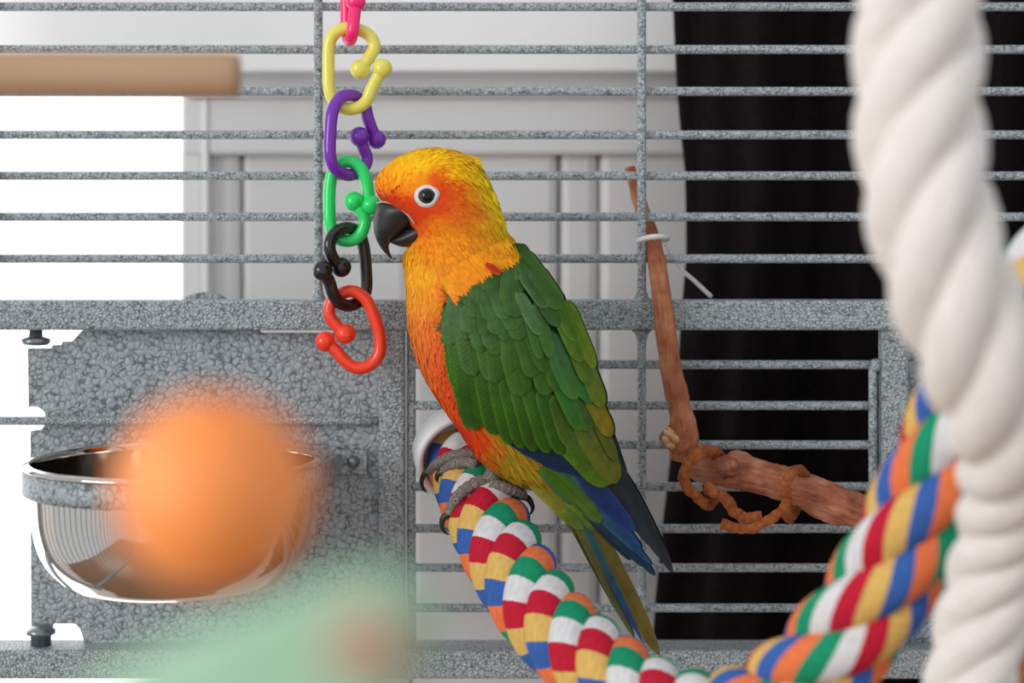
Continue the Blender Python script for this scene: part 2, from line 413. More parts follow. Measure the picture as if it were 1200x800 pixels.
# ------------------------------------------------------------------ steel bowl
r = BR
prof_o = [(r + .0022, 2 * bs), (r + .0032, 0), (r + .0028, -3 * bs), (r, -5 * bs), (r - .0006, -32 * bs), (r - .0016, -70 * bs), (r - .0050, -102 * bs), (r - .0125, -128 * bs), (r - .024, -143 * bs), (0.004, -146 * bs), (0, -146 * bs)]
prof_i = [(r + .0008, 2.4 * bs), (r - .0012, 0), (r - .0016, -32 * bs), (r - .0026, -70 * bs), (r - .0060, -101 * bs), (r - .0135, -126 * bs), (r - .025, -140 * bs), (0.004, -143 * bs), (0, -143 * bs)]
def smooth_prof(p, n=4): return [tuple(q) for q in catmull(p, n)]
bowl = obj('feeding_bowl', lathe('feeding_bowl', smooth_prof(prof_o)[::-1] + smooth_prof(prof_i), BC, (0, 0, 1), 72), M_STEEL)
tag(bowl, 'round stainless steel feeding bowl held in a grey ring on the feeder door', 'bowl')

# ------------------------------------------------------------------ ropes
def rope_strand(axis, ra, rs, n_str, k, pitch, hand=1, seg=16, vscale=None, shear=None, taper=None):
    pts, T, N, B = frames(axis); arc = 0; ph = 2 * math.pi * k / n_str; cen = []; out = []; n = len(pts); vv = []; vl = 0
    for i, p in enumerate(pts):
        if i:
            ds = (p - pts[i - 1]).length; arc += ds; ph += hand * 2 * math.pi * ds / pitch(arc)
        o_ = N[i] * math.cos(ph) + B[i] * math.sin(ph)
        cen.append(p + o_ * ra * (taper(i / len(pts)) if taper else 1)); out.append(o_)
    v = []; f = []; arc = 0
    for i in range(n):
        t = (cen[min(i + 1, n - 1)] - cen[max(i - 1, 0)]).normalized()
        nn = (out[i] - t * out[i].dot(t)).normalized(); bb = t.cross(nn)
        if i: arc += (cen[i] - cen[i - 1]).length * (vscale(i / n) if vscale else 1)
        vv.append(arc)
        for j in range(seg):
            a_ = -math.pi + 2 * math.pi * j / seg
            v.append(cen[i] + (nn * math.cos(a_) + bb * math.sin(a_)) * rs * (taper(i / n) if taper else 1))
    for i in range(n - 1):
        for j in range(seg):
            j2 = (j + 1) % seg; f.append((i * seg + j, i * seg + j2, (i + 1) * seg + j2, (i + 1) * seg + j))
    f.append(tuple(range(seg - 1, -1, -1))); f.append(tuple((n - 1) * seg + j for j in range(seg)))
    m = mesh('strand', v, f); ul = m.uv_layers.new(name='UVMap')
    for i in range(n - 1):
        for j in range(seg):
            li = m.polygons[i * seg + j].loop_start; u0, u1 = j / seg, (j + 1) / seg
            for q, (uu, i_) in enumerate(((u0, i), (u1, i), (u1, i + 1), (u0, i + 1))):
                ul.data[li + q].uv = (uu, vv[i_] + (shear(i_ / n) if shear else 0) * (uu - .5))
    return m
def resample(pts, step):
    pts = [Vector(p) for p in pts]; out = [pts[0]]; acc = 0
    for i in range(1, len(pts)):
        seg = pts[i] - pts[i - 1]; L = seg.length; t = step - acc
        while t <= L:
            out.append(pts[i - 1] + seg * (t / L)); t += step
        acc = L - (t - step)
    return out
ROPE_PX = [(541, 530, .972), (549, 551, .946), (564, 592, .911), (594, 655, .868), (638, 722, .832), (698, 780, .798), (765, 826, .768), (835, 845, .740), (890, 830, .718),
           (940, 797, .702), (990, 746, .690), (1032, 686, .682), (1068, 620, .676), (1102, 553, .673), (1132, 485, .672), (1162, 432, .671), (1196, 382, .671), (1234, 328, .672), (1285, 275, .69), (1350, 225, .70)]
rope_axis = resample([P(*p) for p in catmull(ROPE_PX, 12)], 0.0016)
ROPE_R = 0.0205
perch = empty('rope_perch', rope_axis[0])
tag(perch, 'thick twisted cotton rope perch in red, yellow, blue, orange, green and white bands', 'perch')
NS = 4; RS = 0.0100; RA = ROPE_R - RS
rope_meshes = []
for k in range(NS):
    m = rope_strand(rope_axis, RA, RS, NS, k, lambda a_: np.interp(a_, [0, .20, .34, .43], [.080, .082, .115, .135]), 1, 20, lambda t: np.interp(t, [.4, .7], [1, 1.15]), lambda t: np.interp(t, [.3, .6], [.014, .052]))
    ul = m.uv_layers[0]
    uvs = np.zeros(len(m.loops) * 2); ul.data.foreach_get('uv', uvs); uvs = uvs.reshape(-1, 2); uvs[:, 1] += (0, 1.5, 6, 7.5)[k] * BAND_LEN
    ul.data.foreach_set('uv', uvs.ravel())
    o = part('strand', m, M_BAND, perch); rope_meshes.append(m)
part('core', tube('core', rope_axis, RA * 0.8, 12), M_COTTON, perch)
axis_dir = (rope_axis[6] - rope_axis[0]).normalized()
cs = .955 / FPX
cap_c = P(541, 532, .955)
cap_ax = Vector((0.25, -0.9, -0.35)).normalized()
part('mounting_cap', lathe('mounting_cap', [(0, -24 * cs), (44 * cs, -24 * cs), (55 * cs, -20 * cs), (57 * cs, 8 * cs), (56 * cs, 13 * cs), (52.5 * cs, 15 * cs), (49 * cs, 13 * cs), (47.5 * cs, 8 * cs), (47 * cs, -14 * cs), (0, -14 * cs)], cap_c, cap_ax, 48), M_CAP, perch, 'white plastic mounting cap')
def bvh_of(meshes):
    v = []; f = []
    for m in meshes:
        o = len(v); v += [x.co.copy() for x in m.vertices]; f += [tuple(o + i for i in p.vertices) for p in m.polygons]
    return BVHTree.FromPolygons(v, f)
ROPE_BVH = bvh_of(rope_meshes)
CAMP = Vector((0, 0, CAMZ))
def hit_d(bvh, px, py):
    q = P(px, py, 1.0); dr = (q - CAMP).normalized()
    h = bvh.ray_cast(CAMP, dr)
    return h[0].y if h[0] else None

WROPE_PX = [(1078, -150, .55), (1078, -40, .55), (1076, 60, .55), (1077, 150, .55), (1090, 250, .55), (1118, 345, .553), (1152, 425, .560), (1180, 500, .575), (1187, 565, .597), (1175, 630, .615), (1158, 695, .625), (1143, 760, .630), (1132, 840, .632), (1126, 920, .632)]
wr_axis = resample([P(*p) for p in catmull(WROPE_PX, 14)], 0.0018)
wrope = empty('cotton_rope', wr_axis[-1]); tag(wrope, 'thick plain white twisted cotton rope hanging in front of the coloured rope perch', 'rope')
for k in range(4):
    part('strand', rope_strand(wr_axis, 0.0105, 0.0098, 4, k, lambda a_: np.interp(a_, [.14, .24], [.104, .088]), 1, 16, taper=lambda t: np.interp(t, [.52, .75], [1, .8])), M_COTTON, wrope)

# ------------------------------------------------------------------ branches
def limb(name, pts, rads, mat, seed, knob=0.10, freq=120, seg=20, n=10):
    c = catmull([tuple(p) + (r_,) for p, r_ in zip(pts, rads)], n)
    ax_ = [P(q[0], q[1], q[2]) for q in c]; rr = [q[3] * q[2] / FPX for q in c]
    def wob(i, k, p): return 1 + knob * noise.noise(p * freq + Vector((seed, 0, 0))) + knob * .6 * noise.noise(p * freq * 3.1)
    return tube(name, ax_, rr, seg, True, True, wob)
tw = empty('twig', P(800, 520, .95)); tag(tw, 'thin upright reddish brown twig zip-tied to the cage bar', 'twig')
part('stem', limb('stem', [(738, 196, .988), (748, 232, .985), (762, 275, .976), (772, 320, .958), (778, 370, .947), (786, 430, .945), (797, 480, .945), (801, 515, .945), (797, 540, .945)], [6, 8, 9.5, 11, 12, 12.5, 14, 17, 13], M_TWIG, 3), M_TWIG, tw)
part('broken_stub', limb('broken_stub', [(812, 532, .945), (800, 522, .944), (788, 514, .943), (779, 507, .942)], [12, 15, 13, 11], M_TWIG, 9, 0.2, 200), M_TWIG, tw)
for (xa, ya, xb, yb, rr_) in ((786, 512, 777, 502, 5), (784, 518, 776, 511, 5), (786, 508, 781, 499, 4), (788, 522, 780, 520, 5), (792, 516, 783, 508, 6)):
    part('splinter', limb('splinter', [(xa, ya, .936), ((xa + xb) / 2, (ya + yb) / 2, .934), (xb, yb, .934)], [rr_, rr_ * .8, .8], M_RAW, xa, .2, 400, 8, 4), M_RAW, tw, 'pale splinter of broken wood')
br = empty('branch', P(1040, 615, .93)); tag(br, 'thick reddish bark branch lashed with suede strips below the twig', 'branch')
part('bark_stem', limb('bark_stem', [(806, 546, .950), (815, 548, .946), (850, 552, .94), (865, 551, .94), (880, 556, .94), (920, 567, .94), (960, 580, .938), (1000, 596, .935), (1050, 616, .93), (1110, 640, .925)], [6, 15, 19, 23, 20, 20, 20, 20, 20, 20], M_BARK, 5, .10, 150, 28, 14), M_BARK, br)
part('knot', limb('knot', [(853, 548, .932), (857, 546, .925), (859, 550, .922)], [13, 9, 4], M_BARK, 12, .35, 400, 14, 5), M_BARK, br)
part('peeling_bark', limb('peeling_bark', [(935, 590, .938), (960, 602, .934), (985, 611, .933), (1000, 613, .933)], [3, 6, 5, 2], M_BARK, 4, .4, 500, 10, 6), M_BARK, br)
b3 = obj('branch', limb('branch', [(1178, 840, .93), (1188, 790, .93), (1198, 745, .93), (1208, 700, .93), (1218, 640, .93)], [20, 20, 19, 18, 18], M_BARK, 21), M_BARK)
tag(b3, 'reddish brown branch standing behind the lower end of the white rope', 'branch')

def strip_mesh(name, pts, w_, th, n=8, seed=0):
    """flat strip following (px,py,d) points, ragged edges"""
    c = [P(*q) for q in catmull(pts, n)]; c, T, N, B = frames(c); v = []; f = []
    for i, p in enumerate(c):
        view = (p - CAMP).normalized(); s = T[i].cross(view).normalized(); nn = s.cross(T[i]).normalized()
        hf = lambda k_: .30 * noise.noise(p * 300 + Vector((seed + k_, 0, 0))) + .16 * noise.noise(p * 1700 + Vector((0, seed + k_, 0)))
        wa = w_ * (1 + hf(0)); wb = w_ * (1 + hf(9)); nn = nn * (1 + .5 * hf(4))
        v += [p - s * wa - nn * th, p + s * wb - nn * th, p + s * wb * 1.05 + nn * 0, p + s * wb + nn * th, p - s * wa + nn * th, p - s * wa * 1.05]
    k = 6
    for i in range(len(c) - 1):
        for j in range(k):
            j2 = (j + 1) % k; f.append((i * k + j, i * k + j2, (i + 1) * k + j2, (i + 1) * k + j))
    f.append(tuple(range(k - 1, -1, -1))); f.append(tuple((len(c) - 1) * k + j for j in range(k)))
    return mesh(name, v, f)
u = .94 / FPX
l1 = obj('suede_strip', strip_mesh('suede_strip', [(846, 536, .945), (835, 529, .934), (820, 530, .926), (806, 542, .924), (801, 558, .924), (806, 572, .925), (818, 583, .927), (829, 592, .930), (836, 584, .934), (829, 571, .926), (838, 577, .922), (853, 587, .926), (862, 600, .929), (876, 607, .930), (893, 604, .929)], 6.2 * u, 2.2 * u, 16, 1), M_LEATHER)
tag(l1, 'brown suede strip looped round the splintered end of the branch', 'strap')
l2 = obj('suede_strip', strip_mesh('suede_strip', [(845, 613, .930), (862, 618, .929), (880, 619, .928), (898, 611, .927), (914, 600, .925), (922, 588, .921), (920, 570, .916), (926, 556, .918), (934, 550, .925), (942, 556, .934), (940, 574, .95), (932, 596, .945), (926, 607, .932), (921, 600, .922), (922, 585, .9185)], 5.6 * u, 2.0 * u, 16, 4), M_LEATHER)
tag(l2, 'brown suede strip tied round the middle of the thick branch', 'strap')
# zip tie
zt = [P(765 + 17 * math.cos(t), 281 - 3.5 * math.sin(t) - 0.12 * 17 * math.cos(t), .968 - .013 * math.sin(t - math.pi) * -1) for t in np.linspace(0, 2 * math.pi, 33)]
zo = empty('zip_tie', P(765, 281, .968)); tag(zo, 'white nylon zip tie holding the twig to the upright bar', 'zip tie')
part('band', tube('band', zt, 3.4 * u, 8, False), M_ZIP, zo)
part('tail', tube('tail', [P(*q) for q in catmull([(779, 286, .985), (795, 312, .985), (815, 330, .984), (834, 348, .983)], 6)], 2.6 * u, 8), M_ZIP, zo)

# ------------------------------------------------------------------ dowel and blurred toys in front
dw = obj('dowel_perch', tube('dowel_perch', [P(-220 + 500 * t, 86 + 2 * t, .63) for t in (0, .2, .4, .6, .8, .97, .99, 1.0)], [26 * .63 / FPX] * 6 + [25 * .63 / FPX, 23 * .63 / FPX], 32), M_DOWEL)
tag(dw, 'plain round pale wooden dowel perch with a cut end', 'perch')
DB = 0.28
bead = obj('wooden_bead', lathe('wooden_bead', [(.0028, -.0145)] + [(.0152 * math.cos(t), .0152 * math.sin(t)) for t in np.linspace(-1.38, 1.38, 30)] + [(.0028, .0145), (.0028, -.0145)], P(251, 575, DB), (0.15, -.1, 1), 40), M_ORANGE)
tag(bead, 'large round orange wooden bead in front of the steel bowl', 'bead')
def leaf_block():
    up = [(60, 900), (80, 830), (150, 775), (240, 735), (330, 700), (400, 676), (455, 668), (492, 690), (505, 735), (490, 790), (450, 850), (380, 900), (250, 940), (120, 940)]
    c = catmull(up + [up[0]], 5)[:-1]
    return prism('toy_block', px_poly([(q[0], q[1]) for q in c], .225), .222, .229, .002)
tg = empty('toy_block', P(280, 800, .225)); tag(tg, 'pale green flat wooden toy block below the orange bead', 'bird toy')
part('slab', leaf_block(), M_GREEN, tg)
part('knot', lathe('knot', [(0, .0016), (.0036, .0014), (.0056, .0006), (.0060, -.001)], P(430, 756, .2225), (0, -1, 0), 24), M_KNOT, tg, 'faded red knot')

# ------------------------------------------------------------------ plastic chain links
def link(name, pts, colr, label, tilt=0.0, d=.938, rt=7.4, rb=11.8, depth=None):
    mat = simple('plastic_' + name, colr, 0.28, 0.0, **{'Coat Weight': 0.3})
    q = []
    for i, (x, y) in enumerate(pts):
        dd = d + tilt * (x - 409) * .938 / FPX
        if depth: dd = d + depth[i] * .938 / FPX
        q.append((x, y, dd))
    # the two ball ends sit side by side in depth
    root = empty('plastic_link', P(q[0][0], max(y for x, y in pts), d))
    tag(root, label, 'chain link', 'plastic chain links hanging from the cage')
    c = catmull(q, 5)
    part('loop', tube('loop', [P(*v) for v in c], rt * .938 / FPX, 14), mat, root)
    for e in (q[0], q[-1]):
        part('ball_end', ball('ball_end', P(*e), rb * .938 / FPX, 18), mat, root)
link('pink', [(417, 2), (415, 20), (413, 38), (410, 47), (407, 38), (406, 10), (406, -30), (408, -50), (413, -55), (417, -48), (417, -25)], (255, 30, 120), 'hot pink plastic chain link at the top of the chain', depth=[-8, -12, -14, 0, 14, 16, 16, 12, 0, -10, -6])
link('yellow', [(422, 81), (432, 68), (439, 54), (431, 40), (412, 33), (395, 37), (386, 51), (385, 80), (386, 104), (393, 120), (409, 128), (427, 121), (436, 103), (443, 89), (448, 80)], (234, 224, 98), 'yellow plastic chain link below the pink one')
link('purple', [(421, 160), (426, 174), (430, 186), (425, 198), (409, 205), (394, 199), (387, 184), (387, 156), (390, 130), (400, 114), (415, 112), (427, 123), (431, 138), (436, 152), (441, 163)], (118, 36, 178), 'purple plastic chain link between the yellow and green ones', 0.9)
link('green', [(415, 236), (424, 249), (428, 259), (424, 272), (416, 280), (405, 282), (393, 277), (387, 262), (386, 240), (387, 215), (393, 197), (407, 189), (421, 195), (429, 211), (432, 228), (435, 240)], (30, 226, 112), 'bright green plastic chain link beside the parrot beak')
link('black', [(378, 317), (386, 330), (390, 343), (397, 354), (409, 358), (422, 352), (429, 340), (429, 316), (426, 288), (419, 271), (404, 267), (391, 275), (386, 289), (391, 304), (400, 313)], (24, 24, 27), 'black plastic chain link between the green and red ones', 0.9)
link('red', [(405, 391), (394, 381), (386, 369), (388, 355), (397, 346), (412, 341), (428, 350), (438, 370), (445, 394), (444, 415), (433, 428), (418, 431), (404, 423), (394, 411), (381, 400)], (255, 66, 34), 'red-orange plastic chain link at the bottom of the chain', rb=12.0)

# ------------------------------------------------------------------ the parrot
D0 = 0.90; S0 = D0 / FPX
def BP(px, py, e): return P(px, py, D0 - e * S0)
bird = empty('parrot', BP(575, 565, 0))
tag(bird, 'orange and yellow parrot with green wings perched on the coloured rope', 'parrot')
# (left x,y, right x,y, half depth)
ST = [(503, 173, 506, 173, 2), (484, 177, 530, 176, 26), (462, 187, 555, 187, 46), (446, 201, 569, 205, 56), (439, 216, 578, 224, 61), (447, 235, 586, 246, 63), (471, 254, 592, 266, 63),
      (485, 276, 598, 284, 62), (473, 299, 612, 300, 64), (474, 325, 630, 320, 70), (476, 352, 648, 345, 76), (478, 382, 664, 375, 81), (485, 412, 678, 410, 84), (498, 443, 688, 445, 84),
      (516, 473, 694, 480, 79), (536, 502, 696, 512, 70), (555, 530, 698, 540, 58), (580, 556, 700, 562, 46), (615, 570, 704, 583, 36), (642, 588, 708, 605, 26), (662, 612, 712, 628, 17), (684, 642, 712, 650, 8)]
stn = catmull(ST, 4); SEG = 40
bv = []; bf = []; bpx = []
for q in stn:
    mx_, my_ = (q[0] + q[2]) / 2, (q[1] + q[3]) / 2; hx, hy = (q[2] - q[0]) / 2, (q[3] - q[1]) / 2
    for k in range(SEG):
        t = 2 * math.pi * k / SEG; ct, st_ = math.cos(t), math.sin(t)
        bpx.append((mx_ + hx * ct, my_ + hy * ct)); bv.append(BP(mx_ + hx * ct, my_ + hy * ct, q[4] * st_))
nr = len(stn)
for i in range(nr - 1):
    for k in range(SEG):
        k2 = (k + 1) % SEG; bf.append((i * SEG + k, (i + 1) * SEG + k, (i + 1) * SEG + k2, i * SEG + k2))
bf.append(tuple(range(SEG))); bf.append(tuple((nr - 1) * SEG + k for k in range(SEG - 1, -1, -1)))
body_m = mesh('body', bv, bf)
_b = bmesh.new(); _b.from_mesh(body_m); bmesh.ops.recalc_face_normals(_b, faces=_b.faces); _b.to_mesh(body_m); _b.free()
if body_m.vertices[12 * SEG + SEG // 4].normal.y > 0: body_m.flip_normals()

YEL, GOLD, ORG, DORG, RED, OLV = (252, 196, 12), (250, 176, 14), (236, 132, 18), (230, 104, 26), (222, 62, 10), (150, 132, 22)
GRN = (58, 98, 30)
CP = [(505, 175, YEL), (470, 188, YEL), (540, 182, YEL), (455, 200, (252, 178, 12)), (490, 195, YEL), (530, 200, YEL), (560, 200, (236, 200, 20)), (575, 225, (236, 204, 20)), (585, 250, (226, 190, 16)), (594, 272, (228, 186, 16)),
      (440, 216, (248, 154, 14)), (452, 220, (246, 142, 12)), (445, 234, RED), (462, 233, RED), (480, 238, RED), (478, 220, (246, 138, 16)), (470, 208, (252, 178, 14)), (490, 210, (248, 150, 14)), (508, 212, (234, 92, 12)), (520, 222, RED), (530, 214, (238, 120, 16)), (485, 255, RED), (500, 250, RED), (516, 244, (226, 74, 14)), (535, 228, (226, 88, 16)),
      (488, 270, (232, 96, 14)), (508, 262, (238, 130, 18)), (540, 240, (226, 104, 16)), (555, 240, (224, 118, 18)), (535, 258, (226, 118, 18)), (550, 225, (232, 152, 18)), (570, 255, (232, 166, 18)), (555, 270, (232, 142, 18)), (525, 280, (242, 150, 18)), (495, 290, (240, 140, 18)), (480, 298, (246, 166, 20)), (510, 300, (244, 148, 22)), (540, 292, (240, 146, 20)), (575, 285, (236, 150, 18)), (590, 292, (228, 156, 18)),
      (474, 318, (248, 172, 28)), (495, 322, (248, 170, 30)), (525, 315, (240, 140, 30)), (548, 305, (238, 140, 24)), (478, 345, (244, 156, 34)), (500, 345, (244, 150, 36)), (515, 340, (236, 120, 40)), (480, 375, (238, 134, 40)), (500, 380, (234, 118, 44)), (514, 380, (228, 92, 42)), (484, 410, (236, 124, 40)), (505, 415, (230, 98, 40)), (520, 425, (222, 76, 24)), (498, 438, (234, 110, 34)), (518, 452, (228, 80, 24)), (534, 460, (218, 52, 10)),
      (516, 470, (228, 88, 26)), (535, 490, (222, 66, 16)), (545, 480, (218, 46, 8)), (548, 510, (222, 62, 12)), (556, 512, (222, 60, 10)), (562, 508, (222, 74, 12)), (572, 524, (196, 112, 18)), (575, 545, (160, 128, 24)), (590, 528, (156, 132, 24)), (600, 545, (168, 138, 24)), (590, 560, (172, 142, 28)), (620, 560, (150, 132, 30)), (640, 575, (140, 138, 40)), (655, 600, (104, 132, 44)), (675, 630, (110, 128, 50)), (700, 640, (100, 110, 40)),
      (604, 302, GRN), (615, 305, GRN), (590, 312, GRN), (640, 330, GRN), (660, 370, GRN), (600, 340, GRN), (560, 330, GRN), (545, 350, GRN), (560, 380, GRN), (600, 400, GRN), (640, 400, GRN), (680, 430, GRN), (580, 450, GRN), (640, 470, GRN), (690, 500, GRN), (600, 500, GRN), (650, 540, GRN), (690, 560, GRN), (562, 470, GRN), (574, 498, OLV)]
CPA = np.array([(x, y) for x, y, c in CP], float); CPC = np.array([lin(c) for x, y, c in CP])
def body_col(px, py):
    d2 = ((CPA - (px, py)) ** 2).sum(1) + 14.0
    w_ = 1 / d2 ** 2.2; return (CPC * w_[:, None]).sum(0) / w_.sum()
def set_cols(m, cols):
    ca = m.color_attributes.new('Col', 'FLOAT_COLOR', 'POINT')
    ca.data.foreach_set('color', np.array([tuple(c[:3]) + (1.0,) for c in cols], dtype=np.float32).ravel())
set_cols(body_m, [body_col(*q) for q in bpx])
body = part('body', body_m, M_PLUME, bird)
BODY_BVH = bvh_of([body_m])

def body_e(px, py):
    d = hit_d(BODY_BVH, px, py)
    return None if d is None else (D0 - d) / S0
# ---- soft plumage
def flow(px, py):
    v1 = np.array((px - 446.0, py - 250.0)); L = np.hypot(*v1) + 1e-6; v1 /= L
    if px > 505 and py < 215: v1 = v1 * .6 + np.array((.8, .1)) * .4
    v2 = np.array((0.30, 0.95)) if py < 480 else np.array((.65, .75))
    t = min(1, max(0, (L - 55) / 85)); t = t * t * (3 - 2 * t)
    v = v1 * (1 - t) + v2 * t; return v / np.hypot(*v)
def in_wing(px, py):
    # left edge of the folded wing
    ys = [300, 312, 330, 345, 372, 400, 440, 480, 505, 520, 545, 575, 620]; xs_ = [600, 566, 538, 520, 517, 523, 533, 545, 556, 590, 635, 660, 690]
    return py > 300 and px > np.interp(py, ys, xs_) + (13 if py < 345 else 4)
def plumage():
    body_m.calc_loop_triangles(); tris = body_m.loop_triangles
    vs = [v.co for v in body_m.vertices]; nrm = [v.normal.copy() for v in body_m.vertices]
    areas = np.array([t.area for t in tris]); cum = np.cumsum(areas); tot = cum[-1]
    V = []; F = []; C = []; NN = []
    N_F = 22000
    for _ in range(N_F):
        ti = int(np.searchsorted(cum, rnd.random() * tot)); t = tris[min(ti, len(tris) - 1)]
        a_, b_ = rnd.random(), rnd.random()
        if a_ + b_ > 1: a_, b_ = 1 - a_, 1 - b_
        i0, i1, i2 = t.vertices
        p = vs[i0] * (1 - a_ - b_) + vs[i1] * a_ + vs[i2] * b_
        n = (nrm[i0] * (1 - a_ - b_) + nrm[i1] * a_ + nrm[i2] * b_).normalized()
        px, py = 600 + p.x / p.y * FPX, HORIZON - (p.z - CAMZ) / p.y * FPX
        if in_wing(px, py): continue
        if (px - 500) ** 2 + (py - 230) ** 2 < 15 ** 2 and n.y < 0: continue
        if py > 600: continue
        # face skin under the beak base
        fl = flow(px, py); D3 = Vector((fl[0], 0, -fl[1])); D3 = (D3 - n * D3.dot(n))
        if D3.length < .15: D3 = Vector((0.3, 0, -1)) - n * Vector((.3, 0, -1)).dot(n)
        D3.normalize()
        jit = rnd.gauss(0, .16); D3 = (Matrix.Rotation(jit, 3, n) @ D3).normalized()
        near = math.hypot(px - 446, py - 245)
        k = min(1, max(0, (near - 20) / 150))
        Ln = (6.5 + 10.5 * k) * rnd.uniform(.7, 1.35); Wd = (1.7 + 1.4 * k) * rnd.uniform(.7, 1.2)
        if math.hypot(px - 500, py - 230) < 32: Ln *= .6; Wd *= .7
        if py > 520 and px > 560: Ln *= 1.1; Wd *= .55
        lift = rnd.uniform(.02, .10) * (1 + .5 * (rnd.random() < .04))
        lift *= min(1, k + .3)
        sd = n.cross(D3).normalized(); L_ = Ln * S0; W_ = Wd * S0
        c = body_col(px + rnd.gauss(0, 3), py + rnd.gauss(0, 3)) * rnd.uniform(.86, 1.12)
        if 560 < px < 640 and 515 < py < 575 and rnd.random() < .10: c = np.array(lin((214, 96, 20)))
        b0 = p - n * .6 * S0
        o = len(V)
        q1 = p + D3 * L_ * .55 + n * L_ * lift * .45; q2 = p + D3 * L_ + n * L_ * lift * .7
        V += [b0 - sd * W_ * .6, b0 + sd * W_ * .6, q1 + sd * W_, q1 - sd * W_, q2]
        F += [(o + 3, o + 2, o + 1, o), (o + 4, o + 2, o + 3)]
        C += [c] * 5
        ns = (n * .9 + D3 * -.12).normalized()
        NN += [ns, ns, (ns + sd * .25).normalized(), (ns - sd * .25).normalized(), ns]
    # loose tufts standing off the crown and nape
    for (x, y, dx, dy) in [(rnd.uniform(478, 560), None, 1, -.12) for _ in range(130)] + [(None, rnd.uniform(200, 280), .55, .85) for _ in range(90)]:
        if y is None: y = np.interp(x, [460, 484, 505, 530, 555, 569], [188, 178, 174, 177, 187, 204]) + rnd.uniform(1, 6)
        else: x = np.interp(y, [190, 205, 224, 246, 266, 284], [557, 569, 578, 586, 592, 598]) - rnd.uniform(1, 6)
        e = rnd.gauss(0, 16); L = rnd.uniform(6, 12); wd_ = rnd.uniform(1.0, 1.9); g = rnd.uniform(-.25, .12)
        fx, fy = dx, dy + g; n_ = math.hypot(fx, fy); fx /= n_; fy /= n_
        c = body_col(x - 3, y + 3) * rnd.uniform(.9, 1.15); o = len(V); up_ = (fy, -fx)
        V += [BP(x - up_[0] * wd_, y - up_[1] * wd_, e), BP(x + up_[0] * wd_, y + up_[1] * wd_, e), BP(x + fx * L * .6 + up_[0] * wd_, y + fy * L * .6 + up_[1] * wd_, e + 1), BP(x + fx * L * .6 - up_[0] * wd_, y + fy * L * .6 - up_[1] * wd_, e + 1), BP(x + fx * L, y + fy * L, e)]
        F += [(o + 3, o + 2, o + 1, o), (o + 4, o + 2, o + 3)]
        if (V[o + 1] - V[o]).cross(V[o + 3] - V[o]).y < 0: F[-2:] = [(o, o + 1, o + 2, o + 3), (o + 3, o + 2, o + 4)]
        C += [c] * 5; NN += [Vector((.15, -.75, .6)).normalized()] * 5
    # ruff of neck feathers lying over the front edge of the wing
    bd = catmull([(602, 283), (588, 297), (566, 307), (545, 320), (526, 338), (519, 362), (521, 395), (531, 440), (545, 485)], 12)
    for _ in range(1900):
        i = rnd.randrange(len(bd)); x, y = bd[i]; top = i < 50
        off = rnd.uniform(-4, 14) if top else rnd.uniform(6, 15)
        x -= off * (.55 if top else .9); y -= off * (.8 if top else .2)
        fl = flow(x, y); fl = fl + np.array((.35, 0)) * top; fl = fl + np.array((rnd.gauss(0, .15), rnd.gauss(0, .1))); fl = fl / np.hypot(*fl)
        L = rnd.uniform(11, 20) if top else rnd.uniform(8, 14); wd_ = rnd.uniform(1.8, 3.2); sx_, sy_ = fl[1], -fl[0]
        c = body_col(x - 10 * top - 4, y - 12 * top) * rnd.uniform(.86, 1.14)
        b0 = body_e(x, y)
        if b0 is None: continue
        q = []; jh = rnd.uniform(.6, 1.8)
        for (tt, ww, hh) in ((0, -.6, 1), (0, .6, 1), (.55, 1, 3.2), (.55, -1, 3.2), (1, 0, 4.2)):
            qx, qy = x + fl[0] * L * tt + sx_ * wd_ * ww, y + fl[1] * L * tt + sy_ * wd_ * ww
            b1 = body_e(qx, qy); b1 = b0 if b1 is None else b1
            ew = max(b1, b0 - 6) + hh * jh + 2 * tt
            if top and in_wing(qx - 12, qy - 8) or top and tt > .4: ew = max(ew, wing_e(qx, qy) + 2.2 + 3.2 * tt * jh)
            ew = min(ew, max(b1, b0) + 8.5)
            q.append(BP(qx, qy, ew))
        o = len(V); V += q; F += [(o + 3, o + 2, o + 1, o), (o + 4, o + 2, o + 3)]
        C += [c] * 5
        nn = Vector((-.30 + rnd.gauss(0, .08), -.85, .38 + rnd.gauss(0, .08))).normalized(); NN += [nn] * 5
        if (q[1] - q[0]).cross(q[3] - q[0]).y < 0: F[-2:] = [(o, o + 1, o + 2, o + 3), (o + 3, o + 2, o + 4)]
    m = mesh('plumage', V, F); set_cols(m, C); m.normals_split_custom_set_from_vertices([tuple(x) for x in NN])
    o = subpart('plumage', m, M_PLUME, body); o['kind'] = 'stuff'

# ---- wing surface: how far towards the viewer the folded wing lies at a picture point
WL = [(300, 590), (312, 560), (330, 534), (345, 516), (372, 514), (400, 520), (440, 530), (480, 542), (505, 556), (530, 600), (560, 640), (600, 680), (660, 735), (700, 770)]
WR_ = [(300, 606), (330, 642), (360, 665), (400, 684), (450, 704), (500, 722), (550, 740), (600, 765), (660, 790), (700, 800)]
def wing_e(px, py):
    l = np.interp(py, [a_ for a_, b_ in WL], [b_ for a_, b_ in WL]); r_ = np.interp(py, [a_ for a_, b_ in WR_], [b_ for a_, b_ in WR_])
    E = np.interp(py, [290, 320, 360, 420, 480, 540, 600, 660, 700], [34, 62, 84, 91, 88, 72, 48, 30, 24])
    t = (px - (l + r_) / 2) / max(8, (r_ - l) / 2); k = 1.14 if t < 0 else 1.06
    e = E * math.sqrt(max(.06, 1 - (t / k) ** 2))
    if py < 590:
        b_ = body_e(px, py)
        if b_ is not None: e = max(e, b_ + 3.5)
    return e
